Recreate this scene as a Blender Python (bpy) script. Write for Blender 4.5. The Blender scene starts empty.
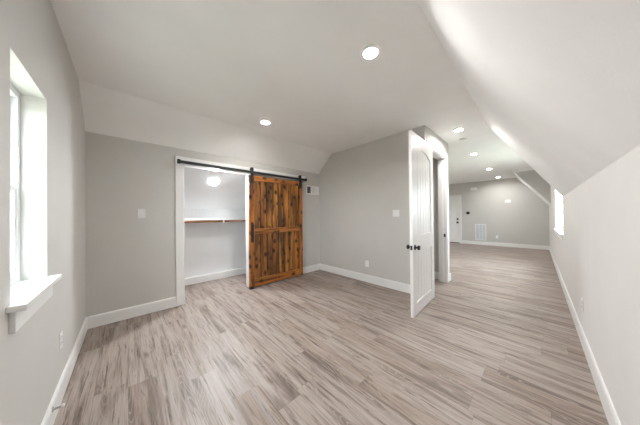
import bpy, bmesh, math, random
from mathutils import Vector, Matrix
random.seed(4)
sc = bpy.context.scene
COL = sc.collection

# ------------------------------------------------------------ camera
H = 1.28
FPX, YAW, HPY, ROLL, PITCH = 204.289, math.radians(46.684), 214.879, math.radians(-.593), math.radians(.341)
F0 = Vector((math.cos(YAW), math.sin(YAW), 0)); R0 = Vector((math.sin(YAW), -math.cos(YAW), 0)); Z0 = Vector((0, 0, 1))
FW = F0*math.cos(PITCH) + Z0*math.sin(PITCH); U0 = -F0*math.sin(PITCH) + Z0*math.cos(PITCH)
CR = math.cos(ROLL)*R0 + math.sin(ROLL)*U0; CU = math.cos(ROLL)*U0 - math.sin(ROLL)*R0
cd = bpy.data.cameras.new('camera'); cam = bpy.data.objects.new('camera', cd); COL.objects.link(cam)
m = Matrix((CR, CU, -FW)).transposed().to_4x4(); m.translation = Vector((0, 0, H)); cam.matrix_world = m
cd.sensor_fit = 'HORIZONTAL'; cd.sensor_width = 36; cd.lens = 36*FPX/640; cd.shift_y = (HPY-212.5)/640
cd.clip_start = .01; cd.clip_end = 200
sc.camera = cam

# ------------------------------------------------------------ world, daylight, exposure
w = bpy.data.worlds.new('daylight'); sc.world = w; w.use_nodes = True
bg = w.node_tree.nodes['Background']; bg.inputs['Strength'].default_value = 2.9
_t = w.node_tree; _c = _t.nodes.new('ShaderNodeTexCoord'); _s = _t.nodes.new('ShaderNodeSeparateXYZ'); _r = _t.nodes.new('ShaderNodeValToRGB')
_t.links.new(_c.outputs['Generated'], _s.inputs[0]); _t.links.new(_s.outputs[2], _r.inputs[0]); _t.links.new(_r.outputs[0], bg.inputs['Color'])
_r.color_ramp.elements[0].position = .0; _r.color_ramp.elements[0].color = (.24, .27, .23, 1)      # ground far below
_r.color_ramp.elements[1].position = .02; _r.color_ramp.elements[1].color = (.82, .93, 1, 1)       # overcast sky
vs = sc.view_settings; vs.view_transform = 'Standard'; vs.look = 'None'; vs.gamma = 1; vs.use_curve_mapping = False
vs.exposure = 3.08
LAMP = 98.0          # radiance of the recessed lamps
def portal(name, loc, rot, sx, sy):
    l = bpy.data.lights.new(name, 'AREA'); l.shape = 'RECTANGLE'; l.size = sx; l.size_y = sy; l.cycles.is_portal = True
    o = bpy.data.objects.new(name, l); COL.objects.link(o); o.location = loc; o.rotation_euler = rot
portal('daylight_portal', (-.52, 1.765, 1.46), (0, math.radians(-90), 0), 1.1, .55)
portal('daylight_portal', (6.3, -.47, 1.46), (math.radians(90), 0, 0), 2.0, 1.1)
sc.cycles.max_bounces = 16; sc.cycles.diffuse_bounces = 12; sc.cycles.transparent_max_bounces = 16
sc.cycles.sample_clamp_indirect = 6

# ------------------------------------------------------------ materials
def new_mat(name):
    m = bpy.data.materials.new(name); m.use_nodes = True
    nt = m.node_tree; return m, nt, nt.nodes['Principled BSDF']
def N(nt, t, **kw):
    n = nt.nodes.new(t)
    for k, v in kw.items(): setattr(n, k, v)
    return n
def math_(nt, op, a, b=None, c=None):
    n = N(nt, 'ShaderNodeMath', operation=op)
    for i, v in enumerate((a, b, c)):
        if v is None: continue
        if isinstance(v, (int, float)): n.inputs[i].default_value = v
        else: nt.links.new(v, n.inputs[i])
    return n.outputs[0]
def ramp(nt, fac, stops):
    r = N(nt, 'ShaderNodeValToRGB'); e = r.color_ramp.elements
    while len(e) < len(stops): e.new(.5)
    for k, (p, c) in enumerate(stops):
        e[k].position = p; e[k].color = (c[0], c[1], c[2], 1) if len(c) > 2 else (c[0],)*3+(1,)
    nt.links.new(fac, r.inputs[0]); return r.outputs[0]
def mixc(nt, fac, a, b, mode='MIX'):
    n = N(nt, 'ShaderNodeMix', data_type='RGBA', blend_type=mode)
    for s, v in ((n.inputs[0], fac), (n.inputs[6], a), (n.inputs[7], b)):
        if isinstance(v, (int, float)): s.default_value = v
        elif isinstance(v, tuple): s.default_value = (*v, 1)
        else: nt.links.new(v, s)
    return n.outputs[2]
def paint(name, col, rough=.6, bump=.12, scale=160, var=.015):
    m, nt, b = new_mat(name)
    tc = N(nt, 'ShaderNodeTexCoord'); no = N(nt, 'ShaderNodeTexNoise'); no.inputs['Scale'].default_value = scale; no.inputs['Detail'].default_value = 3
    nt.links.new(tc.outputs['Object'], no.inputs['Vector'])
    n2 = N(nt, 'ShaderNodeTexNoise'); n2.inputs['Scale'].default_value = 3; nt.links.new(tc.outputs['Object'], n2.inputs['Vector'])
    c = ramp(nt, n2.outputs[0], [(.3, tuple(x*(1-var) for x in col)), (.7, tuple(min(1, x*(1+var)) for x in col))])
    nt.links.new(c, b.inputs['Base Color']); b.inputs['Roughness'].default_value = rough
    if bump:
        bp = N(nt, 'ShaderNodeBump'); bp.inputs['Strength'].default_value = bump; bp.inputs['Distance'].default_value = .004
        nt.links.new(no.outputs[0], bp.inputs['Height']); nt.links.new(bp.outputs[0], b.inputs['Normal'])
    return m
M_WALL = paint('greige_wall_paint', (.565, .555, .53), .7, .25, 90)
M_WALL_R = paint('pale_warm_right_wall', (.70, .682, .665), .75, .25, 90)  # paler and warmer than the other walls
M_CEIL = paint('ceiling_paint', (.88, .878, .865), .8, .2, 90)
M_TRIM = paint('white_trim_paint', (.80, .80, .79), .35, 0)
M_CLOS = paint('white_closet_paint', (.83, .84, .86), .7, .1, 90)
M_DOOR = paint('white_door_paint', (.82, .81, .80), .35, .03, 60)
M_PLATE = paint('white_plastic', (.80, .80, .79), .3, 0)
M_BLACK = paint('black_iron', (.012, .012, .014), .45, .1, 200)
M_DARK = paint('dark_hollow_shade', (.03, .033, .04), .8, 0)  # near-black standing for shade inside the register and outlet slots
M_FILTER = paint('grey_filter', (.50, .55, .60), .8, 0)
M_CHROME, _nt, _b = new_mat('satin_nickel'); _b.inputs['Metallic'].default_value = 1; _b.inputs['Base Color'].default_value = (.5, .5, .49, 1); _b.inputs['Roughness'].default_value = .35
M_VINYL = paint('white_window_vinyl', (.82, .83, .84), .3, 0)

M_LENS, nt, b = new_mat('lamp_lens'); b.inputs['Base Color'].default_value = (.9, .9, .9, 1)
b.inputs['Emission Color'].default_value = (1, .975, .95, 1); b.inputs['Emission Strength'].default_value = LAMP

M_LENS_W = M_LENS.copy(); M_LENS_W.name = 'closet_lamp_lens'; _b = M_LENS_W.node_tree.nodes['Principled BSDF']; _b.inputs['Emission Color'].default_value = (.93, .97, 1, 1); _b.inputs['Emission Strength'].default_value = LAMP*1.1
M_GLASS = bpy.data.materials.new('window_glass'); M_GLASS.use_nodes = True; nt = M_GLASS.node_tree; nt.nodes.clear()
out = N(nt, 'ShaderNodeOutputMaterial'); mx = N(nt, 'ShaderNodeMixShader'); tr = N(nt, 'ShaderNodeBsdfTransparent'); gl = N(nt, 'ShaderNodeBsdfGlossy')
gl.inputs['Roughness'].default_value = .02; mx.inputs[0].default_value = .07
nt.links.new(tr.outputs[0], mx.inputs[1]); nt.links.new(gl.outputs[0], mx.inputs[2]); nt.links.new(mx.outputs[0], out.inputs[0])

def floor_material():
    m, nt, b = new_mat('vinyl_plank_floor')
    tc = N(nt, 'ShaderNodeTexCoord'); sp = N(nt, 'ShaderNodeSeparateXYZ'); nt.links.new(tc.outputs['Object'], sp.inputs[0])
    X, Y = sp.outputs[0], sp.outputs[1]
    W, L = .18, 1.22
    xr = math_(nt, 'DIVIDE', X, W); row = math_(nt, 'FLOOR', xr)
    wn = N(nt, 'ShaderNodeTexWhiteNoise', noise_dimensions='1D'); nt.links.new(row, wn.inputs['W'])
    yr = math_(nt, 'ADD', math_(nt, 'DIVIDE', Y, L), math_(nt, 'MULTIPLY', wn.outputs['Value'], 7.3)); colm = math_(nt, 'FLOOR', yr)
    cb = N(nt, 'ShaderNodeCombineXYZ'); nt.links.new(row, cb.inputs[0]); nt.links.new(colm, cb.inputs[1])
    w2 = N(nt, 'ShaderNodeTexWhiteNoise', noise_dimensions='3D'); nt.links.new(cb.outputs[0], w2.inputs['Vector'])
    ws = N(nt, 'ShaderNodeSeparateColor'); nt.links.new(w2.outputs['Color'], ws.inputs[0])
    # grain coordinates: stretched along the plank, shifted for each plank
    gx = math_(nt, 'ADD', X, math_(nt, 'MULTIPLY', ws.outputs[0], 37.)); gy = math_(nt, 'ADD', Y, math_(nt, 'MULTIPLY', ws.outputs[1], 53.))
    def gv(sx, sy, z=0.):
        c = N(nt, 'ShaderNodeCombineXYZ'); nt.links.new(math_(nt, 'MULTIPLY', gx, sx), c.inputs[0]); nt.links.new(math_(nt, 'MULTIPLY', gy, sy), c.inputs[1]); c.inputs[2].default_value = z
        return c.outputs[0]
    def noise(v, s=1, d=4, r=.55, dist=0.):
        n = N(nt, 'ShaderNodeTexNoise'); n.inputs['Scale'].default_value = s; n.inputs['Detail'].default_value = d; n.inputs['Roughness'].default_value = r; n.inputs['Distortion'].default_value = dist
        nt.links.new(v, n.inputs['Vector']); return n.outputs[0]
    base = ramp(nt, ws.outputs[2], [(0, (.31, .25, .212)), (.2, (.36, .305, .268)), (.6, (.41, .365, .335)), (.85, (.37, .322, .29)), (1, (.30, .24, .20))])
    broad = noise(gv(9, .75), 1, 5, .6, .7)
    c1 = mixc(nt, ramp(nt, broad, [(.50, (0,)*3), (.65, (.95,)*3)]), base, (.14, .106, .093))
    c1 = mixc(nt, ramp(nt, noise(gv(26, 1.0, 29.), 1, 4, .6, .4), [(.53, (0,)*3), (.65, (.75,)*3)]), c1, (.165, .128, .112))
    light = noise(gv(22, 1.3, 7.), 1, 4, .6, .6)
    c1 = mixc(nt, ramp(nt, light, [(.48, (0,)*3), (.68, (.5,)*3)]), c1, (.49, .46, .435))
    # cathedral rings: contour lines of a smooth field
    fld = noise(gv(6.5, .9, 3.), 1, 1, .4, .3)
    ring = math_(nt, 'SINE', math_(nt, 'MULTIPLY', fld, 190.))
    ringm = ramp(nt, ring, [(.55, (0,)*3), (1., (1.,)*3)])
    zone = ramp(nt, noise(gv(5, .8, 11.), 1, 2), [(.44, (0,)*3), (.56, (.7,)*3)])
    c1 = mixc(nt, math_(nt, 'MULTIPLY', ringm, zone), c1, (.40, .36, .325))
    c1 = mixc(nt, ramp(nt, noise(gv(42, 2.4, 17.), 1, 6, .7, .5), [(.54, (0,)*3), (.66, (.9,)*3)]), c1, (.10, .072, .056))
    # knots
    vo = N(nt, 'ShaderNodeTexVoronoi'); vo.inputs['Scale'].default_value = 1.; nt.links.new(gv(7, 1.9, 5.), vo.inputs['Vector'])
    kn = ramp(nt, vo.outputs['Distance'], [(.04, (.75,)*3), (.16, (0,)*3)])
    c1 = mixc(nt, kn, c1, (.12, .09, .07))
    # fine grain
    fine = noise(gv(120, 4), 1, 5, .65)
    c1 = mixc(nt, .55, c1, ramp(nt, fine, [(.35, (.36,)*3), (.5, (.5,)*3), (.65, (.62,)*3)]), 'OVERLAY')
    # seams
    fx = math_(nt, 'FRACT', xr); fy = math_(nt, 'FRACT', yr)
    ex = math_(nt, 'MULTIPLY', math_(nt, 'MINIMUM', fx, math_(nt, 'SUBTRACT', 1., fx)), W)
    ey = math_(nt, 'MULTIPLY', math_(nt, 'MINIMUM', fy, math_(nt, 'SUBTRACT', 1., fy)), L)
    e = math_(nt, 'MINIMUM', ex, ey)
    seam = math_(nt, 'LESS_THAN', e, .0013)
    c1 = mixc(nt, math_(nt, 'MULTIPLY', seam, .35), c1, (.10, .08, .065))
    c1 = mixc(nt, 1., c1, (.85, .80, .775), 'MULTIPLY')
    nt.links.new(c1, b.inputs['Base Color'])
    nt.links.new(math_(nt, 'ADD', .36, math_(nt, 'MULTIPLY', fine, .16)), b.inputs['Roughness']); b.inputs['Specular IOR Level'].default_value = .4
    bp = N(nt, 'ShaderNodeBump'); bp.inputs['Strength'].default_value = .25; bp.inputs['Distance'].default_value = .002
    nt.links.new(math_(nt, 'SUBTRACT', fine, seam), bp.inputs['Height']); nt.links.new(bp.outputs[0], b.inputs['Normal'])
    return m
M_FLOOR = floor_material()

def wood_material(name, along, width, bright=1., seed=0., fixed=None):
    """knotty stained pine; along = grain axis 'Z' or 'X', width = board width across the grain"""
    m, nt, b = new_mat(name)
    tc = N(nt, 'ShaderNodeTexCoord'); sp = N(nt, 'ShaderNodeSeparateXYZ'); nt.links.new(tc.outputs['Object'], sp.inputs[0])
    A = sp.outputs[2] if along == 'Z' else sp.outputs[0]; B = sp.outputs[0] if along == 'Z' else sp.outputs[2]
    bid = math_(nt, 'FLOOR', math_(nt, 'DIVIDE', math_(nt, 'ADD', B, 20*width), width))
    wn = N(nt, 'ShaderNodeTexWhiteNoise', noise_dimensions='1D'); nt.links.new(math_(nt, 'ADD', bid, seed), wn.inputs['W'])
    off = math_(nt, 'MULTIPLY', wn.outputs['Value'], 31.)
    if fixed: wn_ = N(nt, 'ShaderNodeValue'); wn_.outputs[0].default_value = fixed; wval = wn_.outputs[0]
    else: wval = wn.outputs['Value']
    def vec(sb, sa, z=0.):
        c = N(nt, 'ShaderNodeCombineXYZ'); nt.links.new(math_(nt, 'MULTIPLY', math_(nt, 'ADD', B, off), sb), c.inputs[0]); nt.links.new(math_(nt, 'MULTIPLY', math_(nt, 'ADD', A, off), sa), c.inputs[1]); c.inputs[2].default_value = z+seed
        return c.outputs[0]
    def noise(v, d=3, dist=0.):
        n = N(nt, 'ShaderNodeTexNoise'); n.inputs['Scale'].default_value = 1; n.inputs['Detail'].default_value = d; n.inputs['Distortion'].default_value = dist; nt.links.new(v, n.inputs['Vector']); return n.outputs[0]
    k = bright
    base = ramp(nt, wval, [(0, (.14*k, .065*k, .022*k)), (.25, (.42*k, .155*k, .025*k)), (.5, (.20*k, .09*k, .025*k)), (.65, (.50*k, .17*k, .028*k)), (.8, (.25*k, .10*k, .025*k)), (1, (.45*k, .125*k, .018*k))])
    base = mixc(nt, ramp(nt, noise(vec(10, 1.2, 21.), 3, .2), [(.5, (0,)*3), (.66, (.8,)*3)]), base, (.62*k, .27*k, .05*k))
    c = mixc(nt, ramp(nt, noise(vec(17, 1.3), 5, .5), [(.47, (0,)*3), (.60, (.85,)*3)]), base, (.075, .032, .011))
    c = mixc(nt, ramp(nt, noise(vec(90, 3, 4.), 4), [(.46, (0,)*3), (.62, (.5,)*3)]), c, (.10, .03, .007))
    vo = N(nt, 'ShaderNodeTexVoronoi'); vo.inputs['Scale'].default_value = 1.; nt.links.new(vec(8.5, 6., 9.), vo.inputs['Vector'])
    c = mixc(nt, ramp(nt, vo.outputs['Distance'], [(.15, (.97,)*3), (.36, (0,)*3)]), c, (.014, .006, .003))
    nt.links.new(c, b.inputs['Base Color']); b.inputs['Roughness'].default_value = .42
    bp = N(nt, 'ShaderNodeBump'); bp.inputs['Strength'].default_value = .25; bp.inputs['Distance'].default_value = .003
    nt.links.new(noise(vec(90, 3, 4.), 4), bp.inputs['Height']); nt.links.new(bp.outputs[0], b.inputs['Normal'])
    return m
PLW = .12625
M_PINE = wood_material('stained_knotty_pine', 'Z', PLW)
M_PINE_V = wood_material('stained_pine_stile', 'Z', 3., .85, 3.3, .65)
M_PINE_H = wood_material('stained_pine_rail', 'X', 3., .85, 7.7, .65)
M_GAP_SHADE = paint('plank_gap_shade', (.05, .025, .012), .6, 0)  # near-black colour standing for shade between the barn door planks
M_ROD = wood_material('varnished_wood_rod', 'X', 3., .6, 1.1, .3)

# ------------------------------------------------------------ mesh helpers (world coordinates)
def box(bm, x0, x1, y0, y1, z0, z1, bev=0):
    r = bmesh.ops.create_cube(bm, size=1)
    for v in r['verts']: v.co = Vector(((x0+x1)/2+v.co.x*(x1-x0), (y0+y1)/2+v.co.y*(y1-y0), (z0+z1)/2+v.co.z*(z1-z0)))
    if bev:
        es = list({e for v in r['verts'] for e in v.link_edges})
        bmesh.ops.bevel(bm, geom=es, offset=bev, segments=2, affect='EDGES', profile=.5)
    return bm
def prism(bm, poly, axis, a0, a1):
    """extrude a polygon along an axis; poly holds the other two coordinates in x,y,z order"""
    def P(p, a): return {'X': (a, p[0], p[1]), 'Y': (p[0], a, p[1]), 'Z': (p[0], p[1], a)}[axis]
    v0 = [bm.verts.new(P(p, a0)) for p in poly]; v1 = [bm.verts.new(P(p, a1)) for p in poly]; n = len(poly)
    fs = [bm.faces.new(v0), bm.faces.new(v1[::-1])]
    for i in range(n): fs.append(bm.faces.new((v0[i], v1[i], v1[(i+1) % n], v0[(i+1) % n])))
    bmesh.ops.recalc_face_normals(bm, faces=fs); return bm
def disc_stack(bm, c, axis, prof, seg=28):
    """lathe: prof = [(distance along axis, radius)]"""
    ax = Vector(axis).normalized(); t = ax.orthogonal().normalized(); s = ax.cross(t); rings = []
    for d, r in prof:
        o = Vector(c)+ax*d
        rings.append([bm.verts.new(o+(t*math.cos(2*math.pi*k/seg)+s*math.sin(2*math.pi*k/seg))*max(r, 1e-4)) for k in range(seg)])
    fs = []
    for a, b_ in zip(rings, rings[1:]):
        for k in range(seg): fs.append(bm.faces.new((a[k], a[(k+1) % seg], b_[(k+1) % seg], b_[k])))
    fs.append(bm.faces.new(rings[0][::-1])); fs.append(bm.faces.new(rings[-1]))
    for f in fs: f.smooth = True
    bmesh.ops.recalc_face_normals(bm, faces=fs); return bm
def strip(bm, pts, wd, y0, y1):
    """raised moulding following a closed outline in x,z, between y0 and y1"""
    n = len(pts); V = [Vector(p) for p in pts]; inn = []
    for i in range(n):
        a = (V[i]-V[i-1]).normalized(); b_ = (V[(i+1) % n]-V[i]).normalized()
        na = Vector((-a.y, a.x)); nb = Vector((-b_.y, b_.x)); mm = (na+nb); mm = mm/max(.3, mm.dot(na)); inn.append(V[i]+mm*wd)
    for i in range(n):
        j = (i+1) % n
        A, B, C, D = V[i], V[j], inn[j], inn[i]
        q = [bm.verts.new((p.x, y, p.y)) for y in (y0, y1) for p in (A, B, C, D)]
        fs = [bm.faces.new([q[k] for k in f]) for f in ((0, 1, 2, 3), (7, 6, 5, 4), (0, 4, 5, 1), (2, 6, 7, 3))]
        bmesh.ops.recalc_face_normals(bm, faces=fs)
def BM(): return bmesh.new()
def wloc(o):
    v = Vector(o.location)
    while o.parent: o = o.parent; v += o.location
    return v
def obj(name, bm, mat, parent=None, origin=None, smooth=False):
    me = bpy.data.meshes.new(name)
    if origin is None and parent is None: origin = (0, 0, 0)
    if origin is None:
        vs_ = [v.co for v in bm.verts]; origin = sum(vs_, Vector())/len(vs_) if (parent is not None and name not in KEEP) else wloc(parent)
    org = Vector(origin)
    for v in bm.verts: v.co -= org
    bm.to_mesh(me); bm.free(); me.materials.append(mat)
    if smooth:
        for p in me.polygons: p.use_smooth = True
    o = bpy.data.objects.new(name, me); COL.objects.link(o)
    if parent is not None:
        o.parent = parent; o.location = org-wloc(parent)
    else: o.location = org
    return o
KEEP = set()
def tag(o, label, cat=None, group=None, kind=None):
    o['label'] = label
    if cat: o['category'] = cat
    if group: o['group'] = group
    if kind: o['kind'] = kind
    return o
def struct(name, bm, mat, label, cat):
    return tag(obj(name, bm, mat), label, cat, None, 'structure')
def thing(name, label, cat, loc, group=None, kind=None):
    o = bpy.data.objects.new(name, None); COL.objects.link(o); o.location = loc; o.empty_display_size = .1
    return tag(o, label, cat, group, kind)
def dup_tree(o, parent=None):
    c = o.copy(); COL.objects.link(c); c.parent = parent
    for ch in list(o.children): dup_tree(ch, c)
    return c

# ------------------------------------------------------------ the plan (metres)
XL, YC, XP, ZC, ZK, YS = -.354, 3.593, 3.363, 2.679, 2.295, 3.155
YR, ZR, YQ, XF, YB, XB, X1, X2 = -.30, 1.565, .521, 10.856, 1.18, 4.60, 4.15, 9.385
X1K = 5.27                                  # the near slope ends on a slant: X1 at the ceiling, X1K at the knee wall
YCB = 4.55                                   # back of the closet
SL = (ZC-ZK)/(YS-YC)
def roofz(y): return ZK + SL*(y-YC)          # closet-side slope
ZB = roofz(YCB)
SR = (ZC-ZR)/(YQ-YR)
def roofr(y): return ZR + SR*(y-YR)
T = .12

# floor
bm = BM(); box(bm, XL-T, XF+T, YR-T, YCB+T, -.12, 0)
struct('floor', bm, M_FLOOR, 'greige wood-look vinyl plank floor running through both rooms and the closet', 'floor')

# ceiling: flat part, slope on the closet side, right slope before and after the dormer
bm = BM()
box(bm, XL-T, XF+T, YQ, YS, ZC, ZC+T)
prism(bm, [(YS, ZC), (YCB+T, roofz(YCB+T)), (YCB+T, roofz(YCB+T)+.16), (YS, ZC+T)], 'X', XL-T, XF+T)
v_ = [bm.verts.new(p) for dz in (0, .03) for p in ((XL-T, YQ, ZC+dz), (X1, YQ, ZC+dz), (X1K, YR, ZR+dz), (X1K, YR-T, ZR+dz), (XL-T, YR-T, ZR+dz), (XL-T, YR, ZR+dz))]
fs = [bm.faces.new([v_[k] for k in f]) for f in ((0, 1, 2, 5), (5, 2, 3, 4), (11, 8, 7, 6), (10, 9, 8, 11))]
for f in ((0, 1), (1, 2), (2, 3), (3, 4), (4, 5), (5, 0)): fs.append(bm.faces.new((v_[f[0]], v_[f[1]], v_[f[1]+6], v_[f[0]+6])))
bmesh.ops.recalc_face_normals(bm, faces=fs)
for a, b_ in ((X2, XF+T),):
    prism(bm, [(YQ, ZC), (YR, ZR), (YR-T, ZR), (YR-T, ZR+.02), (YR, ZR+.03), (YQ, ZC+.03)], 'X', a, b_)
box(bm, X1, X2, YR-T, YQ, ZC, ZC+T)
struct('ceiling', bm, M_CEIL, 'off-white ceiling, flat in the middle and sloping down along both long sides', 'ceiling')

# left gable wall with window opening
WY0, WY1, WZ0, WZ1 = 1.50, 2.03, .925, 2.0
bm = BM()
prism(bm, [(YR-T, 0), (WY0, 0), (WY0, ZC), (YQ, ZC), (YR, ZR), (YR-T, ZR)], 'X', XL-T, XL)
prism(bm, [(WY1, 0), (YCB+T, 0), (YCB+T, roofz(YCB+T)), (YS, ZC), (WY1, ZC)], 'X', XL-T, XL)
box(bm, XL-T, XL, WY0, WY1, 0, WZ0); box(bm, XL-T, XL, WY0, WY1, WZ1, ZC)
struct('wall_left', bm, M_WALL, 'light greige gable wall at left with the narrow window', 'wall')

# closet-side wall with opening
OX0, OX1, OZ = .605, 1.61, 2.07
bm = BM()
prism(bm, [(XL, 0), (OX0, 0), (OX0, OZ), (OX1, OZ), (OX1, 0), (XP, 0), (XP, ZK), (XL, ZK)], 'Y', YC, YC+.11)
struct('wall_back', bm, M_WALL, 'greige wall behind the barn door with the closet opening', 'wall')
bm = BM(); box(bm, XP, XF, YC, YC+.11, 0, ZK-.0)
struct('wall_back_beyond', bm, M_WALL, 'greige wall of the far room on the closet side', 'wall')
# closet interior
bm = BM(); box(bm, XL, XP, YCB, YCB+T, 0, ZB)
struct('wall_closet_back', bm, M_CLOS, 'white back wall inside the closet', 'wall')
bm = BM(); prism(bm, [(YC+.11, 0), (YCB, 0), (YCB, ZB), (YC+.11, roofz(YC+.11))], 'X', XP-.0, XP+.1)
struct('wall_closet_side', bm, M_CLOS, 'white side wall inside the closet behind the barn door', 'wall')
bm = BM(); prism(bm, [(YC+.11, roofz(YC+.11)-.012), (YCB, ZB-.012), (YCB, ZB), (YC+.11, roofz(YC+.11))], 'X', XL, XP)
struct('ceiling_closet', bm, M_CLOS, 'white sloping closet ceiling', 'ceiling')

# partition and the small room behind it
bm = BM(); prism(bm, [(YB, 0), (YC, 0), (YC, ZK), (YS, ZC), (YB, ZC)], 'X', XP, XP+.12)
struct('wall_partition', bm, M_WALL, 'greige partition wall between the barn door and the open white door', 'wall')
DX0, DX1, DZ = 3.495, 4.40, 2.355
bm = BM()
prism(bm, [(XP+.12, 0), (DX0, 0), (DX0, DZ), (DX1, DZ), (DX1, 0), (XB, 0), (XB, ZC), (XP+.12, ZC)], 'Y', YB, YB+.12)
struct('wall_hall', bm, M_WALL, 'greige wall along the passage holding the doorway of the open white door', 'wall')
bm = BM(); prism(bm, [(YB+.12, 0), (YC, 0), (YC, ZK), (YS, ZC), (YB+.12, ZC)], 'X', XB-.12, XB)
struct('wall_bathroom', bm, M_WALL, 'greige inner wall seen through the doorway behind the open white door', 'wall')

# right wall with dormer window
RX0, RX1, RZ0, RZ1 = 5.3, 7.3, .925, 2.15
bm = BM()
box(bm, XL-T, X1K, YR-T, YR, 0, ZR); box(bm, X2, XF+T, YR-T, YR, 0, ZR)
prism(bm, [(X1K, 0), (X2, 0), (X2, RZ0), (X1K, RZ0)], 'Y', YR-T, YR)
prism(bm, [(X1K, RZ1), (X2, RZ1), (X2, ZC), (X1K, ZC)], 'Y', YR-T, YR)
box(bm, X1K, RX0, YR-T, YR, RZ0, RZ1); box(bm, RX1, X2, YR-T, YR, RZ0, RZ1)
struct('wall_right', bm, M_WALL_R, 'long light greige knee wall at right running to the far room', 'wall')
tri = [(YR, ZR+.015), (YQ-.011, ZC), (YR, ZC)]
bm = BM(); prism(bm, tri, 'X', X2+.001, X2+.1)
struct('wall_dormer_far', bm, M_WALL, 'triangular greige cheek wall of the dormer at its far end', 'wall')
bm = BM(); v_ = [bm.verts.new(p) for dx in (0, -.08) for p in ((X1-.012+dx, YQ, ZC), (X1K-.012+dx, YR, ZR+.03), (X1K-.012+dx, YR, ZC))]
for f in ((0, 1, 2), (5, 4, 3), (0, 3, 4, 1), (1, 4, 5, 2), (2, 5, 3, 0)): bm.faces.new([v_[k] for k in f])
bmesh.ops.recalc_face_normals(bm, faces=bm.faces)
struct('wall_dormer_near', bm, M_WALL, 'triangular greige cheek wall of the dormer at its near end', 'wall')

# far gable wall with entry door opening
FY0, FY1, FZ = 2.39, 3.25, 2.07
bm = BM()
prism(bm, [(YR-T, 0), (FY0, 0), (FY0, ZC), (YQ, ZC), (YR, ZR), (YR-T, ZR)], 'X', XF, XF+T)
prism(bm, [(FY1, 0), (YCB+T, 0), (YCB+T, roofz(YCB+T)), (YS, ZC), (FY1, ZC)], 'X', XF, XF+T)
prism(bm, [(FY0, FZ), (FY1, FZ), (FY1, roofz(FY1)), (YS, ZC), (FY0, ZC)], 'X', XF, XF+T)
struct('wall_far', bm, M_WALL, 'greige gable wall at the far end with the white entry door', 'wall')

# ------------------------------------------------------------ baseboards
BH, BT = .14, .015
def bprof(sgn, o):          # (across, z): o = wall plane, sgn = into the room
    return [(o, 0), (o+sgn*BT, 0), (o+sgn*BT, BH-.018), (o+sgn*(BT-.006), BH), (o, BH)]
def base_x(name, x0, x1, y, s, label):       # runs along x
    bm = BM(); prism(bm, bprof(s, y), 'X', x0, x1); return struct(name, bm, M_TRIM, label, 'baseboard')
def base_y(name, y0, y1, x, s, label):
    bm = BM(); prism(bm, bprof(s, x), 'Y', y0, y1); return struct(name, bm, M_TRIM, label, 'baseboard')
base_y('baseboard_left', YR, YC-BT, XL, 1, 'white baseboard under the window on the left wall')
base_x('baseboard_back', XL, .509, YC, -1, 'white baseboard between left corner and closet casing')
base_x('baseboard_back_right', 1.707, XP, YC, -1, 'white baseboard on the wall behind the barn door')
base_y('baseboard_partition', YB, YC-BT, XP, -1, 'white baseboard along the partition wall')
base_x('baseboard_right', XL+BT, XF-BT, YR, 1, 'long white baseboard along the right knee wall')
base_y('baseboard_far', YR, 2.295, XF, -1, 'white baseboard on the far wall right of the entry door')
base_x('baseboard_closet', XL, XP, YCB, -1, 'white baseboard on the back wall inside the closet')
base_y('baseboard_bathroom', YB+.12, YC, XB-.12, -1, 'white baseboard seen through the doorway behind the open white door')
base_x('baseboard_hall', 4.492, XB, YB, -1, 'short white baseboard beside the doorway casing at the wall end')
base_y('baseboard_hall_end', YB-BT, YC, XB, 1, 'white baseboard round the corner of the passage wall')

# ------------------------------------------------------------ casings
bm = BM(); box(bm, .509, OX0, YC-.02, YC, 0, OZ, .003); box(bm, OX1, 1.705, YC-.02, YC, 0, OZ, .003)
box(bm, OX0-.001, OX0+.012, YC-.001, YC+.112, 0, OZ); box(bm, OX1-.012, OX1+.001, YC-.001, YC+.112, 0, OZ); box(bm, OX0, OX1, YC-.001, YC+.112, OZ-.012, OZ+.001)
struct('trim_closet_casing', bm, M_TRIM, 'white casing round the closet opening', 'casing')
bm = BM(); box(bm, .509, 2.93, YC-.025, YC, OZ-.01, OZ+.105, .003)
struct('trim_header_board', bm, M_TRIM, 'white header board carrying the black barn door track', 'trim')
bm = BM(); cw = .09
for s in (-1, 1):
    y0, y1 = (YB-.018, YB) if s < 0 else (YB+.12, YB+.138)
    box(bm, DX0-cw+(.0 if s < 0 else .0), DX0, y0, y1, 0, DZ, .002); box(bm, DX1, DX1+cw, y0, y1, 0, DZ, .002)
    box(bm, DX0-cw, DX1+cw, y0, y1, DZ, DZ+cw, .002)
box(bm, DX0-.001, DX0+.016, YB-.001, YB+.121, 0, DZ); box(bm, DX1-.016, DX1+.001, YB-.001, YB+.121, 0, DZ); box(bm, DX0, DX1, YB-.001, YB+.121, DZ-.016, DZ+.001)
box(bm, DX1-.028, DX1-.016, YB+.045, YB+.08, 0, DZ-.016); box(bm, DX0+.016, DX0+.028, YB+.045, YB+.08, 0, DZ-.016)
jam = struct('trim_doorway', bm, M_TRIM, 'white casing and jamb of the doorway at the open white door', 'casing')
bm = BM(); box(bm, DX1-.0185, DX1-.0158, YB+.008, YB+.038, .86, .92, .001)
box(bm, DX1-.0195, DX1-.017, YB+.012, YB+.034, .868, .912)
obj('strike_plate', bm, M_BLACK, jam)['label'] = 'black strike plate in the jamb'
bm = BM(); box(bm, XF-.018, XF, FY0-cw, FY0, 0, FZ, .002); box(bm, XF-.018, XF, FY1, FY1+cw, 0, FZ, .002); box(bm, XF-.018, XF, FY0-cw, FY1+cw, FZ, FZ+cw, .002)
struct('trim_entry_casing', bm, M_TRIM, 'white casing of the far entry door', 'casing')
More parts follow.
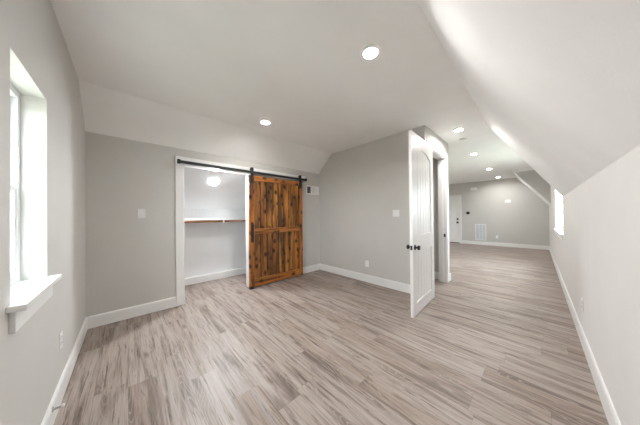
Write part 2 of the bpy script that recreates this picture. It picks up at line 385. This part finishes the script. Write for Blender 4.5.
bm = BM(); box(bm, XF-.03, XF+.06, FY0, FY1, 0, .025, .004)
struct('trim_threshold', bm, M_BLACK, 'dark threshold under the far entry door', 'threshold')

# ------------------------------------------------------------ panelled doors
def arch_pts(x0, x1, z0, zs, rise, n=14):
    """closed outline, counter-clockwise in x,z: flat bottom, arched top"""
    p = [(x0, z0), (x1, z0)]
    for k in range(n+1):
        t = k/n; x = x1+(x0-x1)*t; p.append((x, zs+rise*math.sin(math.pi*t)**.85))
    return p
LX0, LX1, LY0, LY1, LZ0, LZ1 = 2.565, 3.455, 1.099, 1.134, .008, 2.335
def passage_door():
    root = thing('door_1', 'open white two-panel arch-top door standing ajar across the passage corner', 'door', (LX1, (LY0+LY1)/2, 0), None, 'structure')
    st = .115; a0, a1 = LX0+st, LX1-st
    up = arch_pts(a0, a1, 1.005, 2.08, .10); lo = [(a0, .15), (a1, .15), (a1, .82), (a0, .82)]
    # frame: stiles, rails, arched head
    bm = BM()
    for poly in ([(LX0, LZ0), (a0, LZ0), (a0, LZ1), (LX0, LZ1)], [(a1, LZ0), (LX1, LZ0), (LX1, LZ1), (a1, LZ1)],
                 [(a0, LZ0), (a1, LZ0), (a1, .15), (a0, .15)], [(a0, .82), (a1, .82), (a1, 1.005), (a0, 1.005)],
                 [(a0, LZ1)] + [p for p in up[2:]][::-1] + [(a1, LZ1)]):
        prism(bm, poly, 'Y', LY0, LY1)
    bmesh.ops.remove_doubles(bm, verts=bm.verts, dist=1e-5)
    f = obj('door_frame', bm, M_DOOR, root)
    for nm, out, top in (('panel', up, 2.30), ('panel', lo, .86)):
        bm = BM(); x = a0; n = 6; wv = (a1-a0)/n
        for k in range(n):
            xa, xb = a0+k*wv+.0025, a0+(k+1)*wv-.0025
            if out is up:
                def zt(xx): t = (a1-xx)/(a1-a0); return 2.08+.10*math.sin(math.pi*min(1, max(0, t)))**.85
                prism(bm, [(xa, 1.005), (xb, 1.005), (xb, zt(xb)), ((xa+xb)/2, zt((xa+xb)/2)), (xa, zt(xa))], 'Y', LY0+.010, LY1-.010)
            else: prism(bm, [(xa, .15), (xb, .15), (xb, .82), (xa, .82)], 'Y', LY0+.010, LY1-.010)
        prism(bm, out, 'Y', LY0+.0135, LY1-.0135)
        pn = obj(nm, bm, M_DOOR, root)
        bm = BM()
        strip(bm, out, .016, LY0+.002, LY0+.011); strip(bm, out, .016, LY1-.011, LY1-.002)
        obj('moulding', bm, M_DOOR, pn)
    # knobs on both faces
    kx, kz = LX0+.068, .872
    for s, yf in ((-1, LY0), (1, LY1)):
        bm = BM(); disc_stack(bm, (kx, yf, kz), (0, s, 0), [(0, .033), (.006, .033), (.010, .028), (.012, .012), (.030, .011), (.034, .022), (.042, .029), (.052, .030), (.060, .025), (.064, .012)])
        k = obj('knob', bm, M_BLACK, root); k['label'] = 'round black door knob'
    bm = BM(); box(bm, LX0-.0015, LX0+.002, LY0+.005, LY1-.005, kz-.028, kz+.028)
    obj('latch_plate', bm, M_BLACK, root)['label'] = 'black latch plate on the door edge'
    for hz in (2.12, 1.20, .25):
        bm = BM(); disc_stack(bm, (LX1+.004, LY1+.006, hz-.045), (0, 0, 1), [(0, .006), (.09, .006)], 12); box(bm, LX1-.002, LX1+.0015, LY0+.008, LY1+.004, hz-.045, hz+.045)
        obj('hinge', bm, M_BLACK, root)['label'] = 'black butt hinge'
    root.rotation_euler.z = math.radians(2.8)
passage_door()

def entry_door():
    root = thing('door_2', 'closed white panelled entry door at the far end with black hardware', 'door', (XF+.03, (FY0+FY1)/2, .025), None, 'structure')
    x0, x1 = XF+.015, XF+.055; z0, z1 = .027, FZ-.004; y0, y1 = FY0+.004, FY1-.004
    bm = BM(); box(bm, x0+.010, x1, y0, y1, z0, z1)
    st = .11; mid = (y0+y1)/2
    for a, b_ in ((y0, y0+st), (mid-.05, mid+.05), (y1-st, y1)): box(bm, x0, x0+.011, a, b_, z0, z1)
    for a, b_ in ((z0, .25), (.78, .92), (1.58, 1.68), (z1-.12, z1)): box(bm, x0, x0+.011, y0+st, mid-.05, a, b_); box(bm, x0, x0+.011, mid+.05, y1-st, a, b_)
    obj('door_slab', bm, M_DOOR, root)
    for za, zb in ((.25, .78), (.92, 1.58), (1.68, z1-.12)):
        for ya, yb in ((y0+st, mid-.05), (mid+.05, y1-st)):
            bm = BM(); box(bm, x0+.003, x0+.011, ya+.03, yb-.03, za+.03, zb-.03, .003); obj('panel', bm, M_DOOR, root)
    bm = BM(); disc_stack(bm, (x0, y0+.065, .93), (-1, 0, 0), [(0, .042), (.006, .042), (.012, .014), (.03, .014), (.036, .032), (.05, .040), (.06, .030), (.063, .01)]); obj('knob', bm, M_BLACK, root)['label'] = 'round black door knob'
    bm = BM(); disc_stack(bm, (x0, y0+.065, 1.085), (-1, 0, 0), [(0, .040), (.012, .040), (.018, .032), (.022, .01)]); obj('deadbolt', bm, M_BLACK, root)['label'] = 'round black deadbolt'
entry_door()

# ------------------------------------------------------------ windows
def sash_window_x(name, label, x, y0, y1, z0, z1):
    """double-hung unit lying in a plane x = const, room on the +x side"""
    root = thing(name, label, 'window', (x, (y0+y1)/2, z0), None, 'structure')
    bm = BM(); f = .035; d0, d1 = x-.045, x+.012
    box(bm, d0, d1, y0, y0+f, z0, z1); box(bm, d0, d1, y1-f, y1, z0, z1); box(bm, d0, d1, y0+f, y1-f, z1-f, z1); box(bm, d0, d1, y0+f, y1-f, z0, z0+f)
    obj('window_frame', bm, M_VINYL, root)
    zm = (z0+z1)/2-.02; s = .035
    for za, zb, xa in ((z0+f, zm+.02, x-.012), (zm-.015, z1-f, x-.034)):
        bm = BM(); ya, yb = y0+f, y1-f; xb = xa+.02
        box(bm, xa, xb, ya, ya+s, za, zb, .002); box(bm, xa, xb, yb-s, yb, za, zb, .002); box(bm, xa, xb, ya+s, yb-s, za, za+s, .002); box(bm, xa, xb, ya+s, yb-s, zb-s, zb, .002)
        sh = obj('sash', bm, M_VINYL, root)
        bm = BM(); box(bm, xa+.008, xa+.012, ya+s, yb-s, za+s, zb-s); obj('pane', bm, M_GLASS, sh)
    bm = BM(); box(bm, x+.002, x+.022, (y0+y1)/2-.02, (y0+y1)/2+.02, zm+.02, zm+.032, .003); obj('sash_lock', bm, M_VINYL, root)
    return root
w1 = sash_window_x('window_1', 'narrow white sash window set in the left wall', XL-.105, WY0, WY1, WZ0, WZ1)
bm = BM(); box(bm, XL-.092, XL, WY0+.001, WY1-.001, WZ0-.0, WZ0+.004); box(bm, XL, XL+.05, WY0-.05, WY1+.05, WZ0-.021, WZ0+.004, .003); 
obj('window_sill', bm, M_TRIM, w1)
bm = BM(); box(bm, XL, XL+.018, WY0-.02, WY1+.02, WZ0-.115, WZ0-.021, .003); obj('apron', bm, M_TRIM, w1)

def sash_window_y(name, label, y, x0, x1, z0, z1, parts=2):
    root = thing(name, label, 'window', ((x0+x1)/2, y, z0), None, 'structure')
    wdt = (x1-x0)/parts; f, s = .035, .035
    bm = BM()
    for k in range(parts):
        a, b_ = x0+k*wdt, x0+(k+1)*wdt
        box(bm, a, a+f, y-.012, y+.045, z0, z1); box(bm, b_-f, b_, y-.012, y+.045, z0, z1); box(bm, a+f, b_-f, y-.012, y+.045, z1-f, z1); box(bm, a+f, b_-f, y-.012, y+.045, z0, z0+f)
    obj('window_frame', bm, M_VINYL, root); zm = (z0+z1)/2-.02
    for k in range(parts):
        a, b_ = x0+k*wdt+f, x0+(k+1)*wdt-f
        for za, zb, ya in ((z0+f, zm+.02, y-.004), (zm-.015, z1-f, y+.016)):
            bm = BM(); yb = ya+.02
            box(bm, a, a+s, ya, yb, za, zb, .002); box(bm, b_-s, b_, ya, yb, za, zb, .002); box(bm, a+s, b_-s, ya, yb, za, za+s, .002); box(bm, a+s, b_-s, ya, yb, zb-s, zb, .002)
            sh = obj('sash', bm, M_VINYL, root)
            bm = BM(); box(bm, a+s, b_-s, ya+.008, ya+.012, za+s, zb-s); obj('pane', bm, M_GLASS, sh)
    return root
w2 = sash_window_y('window_2', 'bright white window of the dormer in the right wall', YR-.108, RX0, RX1, RZ0, RZ1)
bm = BM(); box(bm, RX0+.001, RX1-.001, YR-.063, YR, RZ0, RZ0+.004); box(bm, RX0-.05, RX1+.05, YR, YR+.03, RZ0-.021, RZ0+.004, .003)
obj('window_sill', bm, M_TRIM, w2)
bm = BM(); box(bm, RX0-.02, RX1+.02, YR, YR+.014, RZ0-.10, RZ0-.021, .003); obj('apron', bm, M_TRIM, w2)

# ------------------------------------------------------------ barn door and its track
BX0, BX1, BZ0, BZ1 = 1.570, 2.765, .024, 2.02
BY1 = YC-.062; BY0 = BY1-.048        # back and front faces of the frame
RAILY0, RAILY1 = YC-.075, YC-.066
RZ = 2.088
KEEP.update({'plank_panel', 'stile', 'rail'})
def barn_door():
    root = thing('barn_door', 'knotty stained pine sliding barn door with a middle rail, hanging beside the closet opening', 'sliding door', ((BX0+BX1)/2, (BY0+BY1)/2, BZ0))
    fr = .095
    bm = BM(); n = 8; a0, a1 = BX0+fr, BX1-fr; wv = (a1-a0)/n
    for k in range(n):
        box(bm, a0+k*wv+.0065, a0+(k+1)*wv-.0065, BY0+.020, BY1-.004, BZ0+.05, BZ1-.04, .003)
    ob = obj('plank_panel', bm, M_PINE, root)
    bm = BM(); box(bm, a0, a1, BY1-.0035, BY1-.001, BZ0+.05, BZ1-.04); obj('shade_backing', bm, M_GAP_SHADE, root)['label'] = 'dark backing that puts shade into the gaps between planks'  # backing coloured dark so the plank gaps read as shaded
    for a, b_ in ((BX0, BX0+fr), (BX1-fr, BX1)):
        bm = BM(); box(bm, a, b_, BY0, BY1, BZ0, BZ1, .004); obj('stile', bm, M_PINE_V, root)
    for za, zb in ((BZ1-.085, BZ1), (.965, 1.065), (BZ0, BZ0+.135)):
        bm = BM(); box(bm, BX0+fr, BX1-fr, BY0+.001, BY1-.001 if zb != 1.065 else BY0+.022, za, zb, .004); obj('rail', bm, M_PINE_H, root)
    for hx in (BX0+.055, BX1-.055):
        bm = BM(); box(bm, hx-.028, hx+.028, BY0-.008, BY0, BZ1-.14, BZ1+.085, .002)
        box(bm, hx-.028, hx+.028, BY0-.008, BY0-.001, BZ1+.08, RZ+.075, .002)
        for bz in (BZ1-.10, BZ1-.04): disc_stack(bm, (hx, BY0-.006, bz), (0, -1, 0), [(0, .009), (.004, .009), (.007, .005)], 12)
        hg = obj('hanger_strap', bm, M_BLACK, root); hg['label'] = 'black iron hanger strap'
        bm = BM(); disc_stack(bm, (hx, BY0-.002, RZ+.047), (0, 1, 0), [(0, .024), (.042, .024), (.047, .018)]); obj('wheel', bm, M_BLACK, hg)
    hx = BX0+.05; bm = BM()
    box(bm, hx-.022, hx+.022, BY0-.004, BY0, .85, 1.18, .001)
    for hz in (.90, 1.14): disc_stack(bm, (hx, BY0-.003, hz), (0, -1, 0), [(0, .012), (.034, .010)], 12); box(bm, hx-.022, hx+.022, BY0-.005, BY0, hz-.028, hz+.028, .001)
    disc_stack(bm, (hx, BY0-.038, .885), (0, 0, 1), [(0, .010), (.02, .015), (.25, .015), (.27, .010)], 14)
    obj('pull_handle', bm, M_BLACK, root)['label'] = 'black iron pull handle'
    return root
barn_door()
tr_ = thing('barn_door_track', 'flat black steel track rail over the closet opening and barn door', 'track', (1.73, YC-.025, RZ))
bm = BM(); box(bm, .52, 2.91, RAILY0, RAILY1, RZ-.022, RZ+.022, .001); obj('track_bar', bm, M_BLACK, tr_)
for x in (.60, 1.13, 1.72, 2.28, 2.85):
    bm = BM(); disc_stack(bm, (x, RAILY1, RZ), (0, 1, 0), [(0, .012), (YC-.025-RAILY1, .012)], 14); disc_stack(bm, (x, RAILY0, RZ), (0, -1, 0), [(0, .011), (.007, .009)], 6); obj('spacer', bm, M_BLACK, tr_)
for x in (.540, 2.90):
    bm = BM(); box(bm, x-.018, x+.018, RAILY0-.016, RAILY1+.006, RZ-.03, RZ+.032, .003); obj('end_stop', bm, M_BLACK, tr_)
gd = thing('floor_guide', 'small black floor guide under the left corner of the barn door', 'door guide', (BX0+.03, (BY0+BY1)/2, 0))
bm = BM(); box(bm, BX0+.0, BX0+.07, BY0-.02, BY1+.012, 0, .006, .001); obj('base_plate', bm, M_BLACK, gd)
for s, y in ((0, BY0-.014), (1, BY1+.002)):
    bm = BM(); box(bm, BX0+.005, BX0+.06, y, y+.008, .006, .045, .001); obj('upright', bm, M_BLACK, gd)

# ------------------------------------------------------------ closet shelf, rod, bracket
SX0, SX1 = XL, XP
bm = BM(); box(bm, SX0, SX1, YCB-.31, YCB, 1.232, 1.252, .002)
tag(obj('closet_shelf', bm, M_TRIM), 'white shelf board above the hanging rod inside the closet', 'shelf')
bm = BM(); box(bm, SX0, SX1, YCB-.018, YCB, 1.142, 1.232)
struct('trim_shelf_cleat', bm, M_TRIM, 'white cleat under the closet shelf', 'cleat')
bx = 1.385
for x0, x1, lab in ((SX0, bx-.016, 'brown wooden hanging rod inside the closet, left of the bracket'), (bx+.016, SX1, 'brown wooden hanging rod inside the closet, right of the bracket')):
    bm = BM(); disc_stack(bm, (x0, YCB-.29, 1.197), (1, 0, 0), [(0, .017), (x1-x0, .017)], 20)
    tag(obj('hanging_rod', bm, M_ROD, None, ((x0+x1)/2, YCB-.29, 1.197)), lab, 'clothes rod', 'closet hanging rods')
br = thing('shelf_bracket', 'white metal bracket holding the closet shelf and rod', 'bracket', (bx, YCB-.02, 1.1))
bm = BM(); box(bm, bx-.012, bx+.012, YCB-.022, YCB-.0185, .97, 1.231, .001); box(bm, bx-.03, bx+.03, YCB-.024, YCB-.0185, .965, .985, .001); obj('wall_leg', bm, M_PLATE, br)
bm = BM(); box(bm, bx-.011, bx+.011, YCB-.30, YCB-.02, 1.227, 1.2315); obj('shelf_arm', bm, M_PLATE, br)
bm = BM(); box(bm, bx-.014, bx+.014, YCB-.315, YCB-.265, 1.170, 1.230, .004); obj('rod_hook', bm, M_PLATE, br)

# ------------------------------------------------------------ wall plates, registers and small fittings
def plate(name, label, cat, c, n, kind, group=None, wd=.075, ht=.118):
    """wall plate at c (centre on the wall plane), n = unit normal along +-x or +-y"""
    c = Vector(c); n = Vector(n); t = Vector((abs(n.y), abs(n.x), 0)); root = thing(name, label, cat, c, group)
    def bx_(bm, u0, u1, d0, d1, z0, z1, bev=0):
        p = c+t*u0+n*d0; q = c+t*u1+n*d1
        box(bm, min(p.x, q.x), max(p.x, q.x), min(p.y, q.y), max(p.y, q.y), c.z+z0, c.z+z1, bev)
    bm = BM(); bx_(bm, -wd/2, wd/2, 0, .006, -ht/2, ht/2, .002); obj('cover_plate', bm, M_PLATE, root)
    if kind == 'switch':
        bm = BM(); bx_(bm, -.017, .017, .006, .008, -.034, .034, .001); bx_(bm, -.012, .012, .008, .012, -.028, .0, .001); obj('rocker', bm, M_PLATE, root)
    elif kind == 'switch2':
        for u in (-.023, .023):
            bm = BM(); bx_(bm, u-.017, u+.017, .006, .008, -.034, .034, .001); bx_(bm, u-.012, u+.012, .008, .012, -.028, .0, .001); obj('rocker', bm, M_PLATE, root)
    elif kind == 'outlet':
        for z in (-.02, .02):
            bm = BM(); bx_(bm, -.017, .017, .006, .009, z-.014, z+.014, .003); rc = obj('receptacle', bm, M_PLATE, root)
            bm = BM()
            for u in (-.007, .007): bx_(bm, u-.0012, u+.0012, .0088, .0094, z-.004, z+.006)
            obj('slot', bm, M_DARK, rc)
    return root
plate('light_switch', 'white light switch on the wall left of the closet opening', 'light switch', (.139, YC, 1.34), (0, -1, 0), 'switch', None, .08, .12)
plate('light_switch', 'white double light switch on the partition wall beside the open white door', 'light switch', (XP, 1.66, 1.315), (-1, 0, 0), 'switch2', None, .118, .118)
plate('wall_outlet', 'white outlet low on the partition wall', 'outlet', (XP, 2.258, .35), (-1, 0, 0), 'outlet', 'wall outlets')
plate('wall_outlet', 'white outlet below the window on the left wall', 'outlet', (XL, 2.355, .41), (1, 0, 0), 'outlet', 'wall outlets')
plate('wall_outlet', 'white outlet low on the right knee wall', 'outlet', (3.232, YR, .39), (0, 1, 0), 'outlet', 'wall outlets')
plate('wall_outlet', 'white outlet low on the far wall right of the return grille', 'outlet', (XF, 1.11, .365), (-1, 0, 0), 'outlet', 'wall outlets')
plate('cable_plate', 'blank white wall plate high on the far wall', 'wall plate', (XF, .77, 1.79), (-1, 0, 0), 'blank', None, .17, .118)

# supply register beside the barn door
def register_back():
    x0, x1, z0, z1 = 2.965, 3.352, 1.785, 1.985
    r = thing('wall_register', 'white three-bank air register on the wall beside the barn door corner', 'air vent', ((x0+x1)/2, YC, (z0+z1)/2))
    bm = BM(); f = .022
    box(bm, x0, x1, YC-.008, YC, z0, z0+f, .002); box(bm, x0, x1, YC-.008, YC, z1-f, z1, .002); box(bm, x0, x0+f, YC-.008, YC, z0+f, z1-f, .002); box(bm, x1-f, x1, YC-.008, YC, z0+f, z1-f, .002)
    w = (x1-x0-2*f)/3
    for k in (1, 2): box(bm, x0+f+k*w-.004, x0+f+k*w+.004, YC-.007, YC, z0+f, z1-f)
    obj('frame', bm, M_PLATE, r)
    bm = BM(); box(bm, x0+f, x1-f, YC-.001, YC-.0003, z0+f, z1-f); obj('duct_shade', bm, M_DARK, r)  # flat dark sheet in place of the shaded hollow behind the louvers
    for k, ang in enumerate((-42, 10, 38)):
        bm = BM(); a = x0+f+k*w+.005; n = 5
        for i in range(n):
            cx = a+(i+.5)*(w-.01)/n; dx = (-.0026, .0045, .0085)[k]
            prism(bm, [(cx-dx-.001, YC-.0012), (cx-dx+.001, YC-.0012), (cx+dx+.001, YC-.0075), (cx+dx-.001, YC-.0075)], 'Z', z0+f, z1-f)
        obj('louver_bank', bm, M_PLATE, r)
register_back()

# return grille on the far wall
def grille(name, label, y0, y1, z0, z1, cols, pitch, back):
    r = thing(name, label, 'air vent', (XF, (y0+y1)/2, (z0+z1)/2)); f = .03
    bm = BM(); box(bm, XF-.010, XF, y0, y1, z0, z0+f, .002); box(bm, XF-.010, XF, y0, y1, z1-f, z1, .002); box(bm, XF-.010, XF, y0, y0+f, z0+f, z1-f, .002); box(bm, XF-.010, XF, y1-f, y1, z0+f, z1-f, .002)
    w = (y1-y0-2*f)/cols
    for k in range(1, cols): box(bm, XF-.009, XF, y0+f+k*w-.009, y0+f+k*w+.009, z0+f, z1-f)
    obj('frame', bm, M_PLATE, r)
    bm = BM(); box(bm, XF-.0015, XF-.0003, y0+f, y1-f, z0+f, z1-f); obj('filter', bm, back, r)
    for k in range(cols):
        bm = BM(); a, b_ = y0+f+k*w+(.009 if k else 0), y0+f+(k+1)*w-(.009 if k < cols-1 else 0); z = z0+f+pitch/2
        while z < z1-f-.004:
            box(bm, XF-.008, XF-.0018, a, b_, z-.0022, z+.0022); z += pitch
        obj('louver_bank', bm, M_PLATE, r)
grille('return_grille', 'tall white return air grille low on the far wall', 1.445, 1.815, .19, .875, 3, .016, M_FILTER)
grille('supply_register', 'small white air register high on the far wall near the entry door', 1.735, 1.955, 2.325, 2.445, 2, .014, M_PLATE)

# thermostat
th = thing('thermostat', 'round black thermostat on the far wall beside the entry door', 'thermostat', (XF, 2.063, 1.348))
bm = BM(); disc_stack(bm, (XF, 2.063, 1.348), (-1, 0, 0), [(0, .065), (.012, .065), (.020, .060)]); obj('housing', bm, M_BLACK, th)
bm = BM(); disc_stack(bm, (XF-.020, 2.063, 1.348), (-1, 0, 0), [(0, .056), (.004, .054)]); obj('dial', bm, M_BLACK, th)
# door stop
ds = thing('door_stop', 'small nickel door stop with white tip on the left baseboard', 'door stop', (XL+BT, 2.05, .11))
bm = BM(); disc_stack(bm, (XL+BT, 2.05, .11), (1, 0, 0), [(0, .014), (.004, .014), (.006, .007), (.03, .006), (.032, .009), (.034, .009)], 16); obj('rod', bm, M_CHROME, ds)
bm = BM(); disc_stack(bm, (XL+BT+.034, 2.05, .11), (1, 0, 0), [(0, .010), (.010, .011), (.014, .008)], 16); obj('bumper', bm, M_PLATE, ds)

# ------------------------------------------------------------ recessed lights, smoke detector
def downlight(label, c, n, r=.055, lm=M_LENS):
    c = Vector(c); root = thing('recessed_light', label, 'ceiling light', c, 'recessed ceiling lights')
    bm = BM(); ax = Vector(n).normalized(); t = ax.orthogonal().normalized(); s = ax.cross(t); seg = 32; rings = []
    for d, rr in ((0, r+.024), (.008, r+.022), (.018, r+.007), (.018, r+.003), (0, r)):
        rings.append([bm.verts.new(c+ax*d+(t*math.cos(2*math.pi*k/seg)+s*math.sin(2*math.pi*k/seg))*rr) for k in range(seg)])
    for a, b_ in zip(rings, rings[1:]):
        for k in range(seg): bm.faces.new((a[k], a[(k+1) % seg], b_[(k+1) % seg], b_[k])).smooth = True
    bmesh.ops.recalc_face_normals(bm, faces=bm.faces); obj('trim_ring', bm, M_PLATE, root)
    bm = BM(); disc_stack(bm, c+ax*.0005, ax, [(0, r-.001), (.002, r-.001)], 32)
    for f in bm.faces: f.smooth = False
    obj('lens', bm, lm, root)
    return root
first = downlight('recessed ceiling light nearest the camera, over the middle of the front room', (1.515, .957, ZC), (0, 0, -1))
for loc, lab in (((1.482, 2.728, ZC), 'recessed ceiling light in front of the closet and barn door'),
                 ((3.96, .862, ZC), 'recessed ceiling light over the passage beside the open white door'),
                 ((5.80, .975, ZC), 'recessed ceiling light between the passage and the middle of the far room'),
                 ((8.09, .98, ZC), 'recessed ceiling light next to last before the far wall'),
                 ((10.1, .97, ZC), 'recessed ceiling light closest to the far wall')):
    c = dup_tree(first); c.location = loc; c['label'] = lab
ns = Vector((0, SL, -1)).normalized()
off = ns*.0125
downlight('recessed light on the sloping closet ceiling above the shelf', Vector((1.139, 4.009, roofz(4.009)))+off, ns, .07, M_LENS_W)
uc = Vector((1.084, 3.846, roofz(3.846)))+off
bm = BM(); disc_stack(bm, uc, ns, [(0, .062), (.012, .060), (.020, .05), (.022, .02)])  # plain white disc, its purpose unknown
tag(obj('ceiling_disc', bm, M_PLATE, None, uc), 'small round white disc on the sloping closet ceiling just under the black track', 'ceiling fitting')
sd = thing('smoke_detector', 'round white smoke detector on the passage ceiling between two lights', 'smoke detector', (4.523, .919, ZC))
bm = BM(); disc_stack(bm, (4.523, .919, ZC), (0, 0, -1), [(0, .062), (.006, .062), (.014, .056)]); obj('base', bm, M_PLATE, sd)
bm = BM(); disc_stack(bm, (4.523, .919, ZC-.014), (0, 0, -1), [(0, .054), (.004, .050), (.006, .03), (.007, .01)]); obj('cover', bm, M_PLATE, sd)
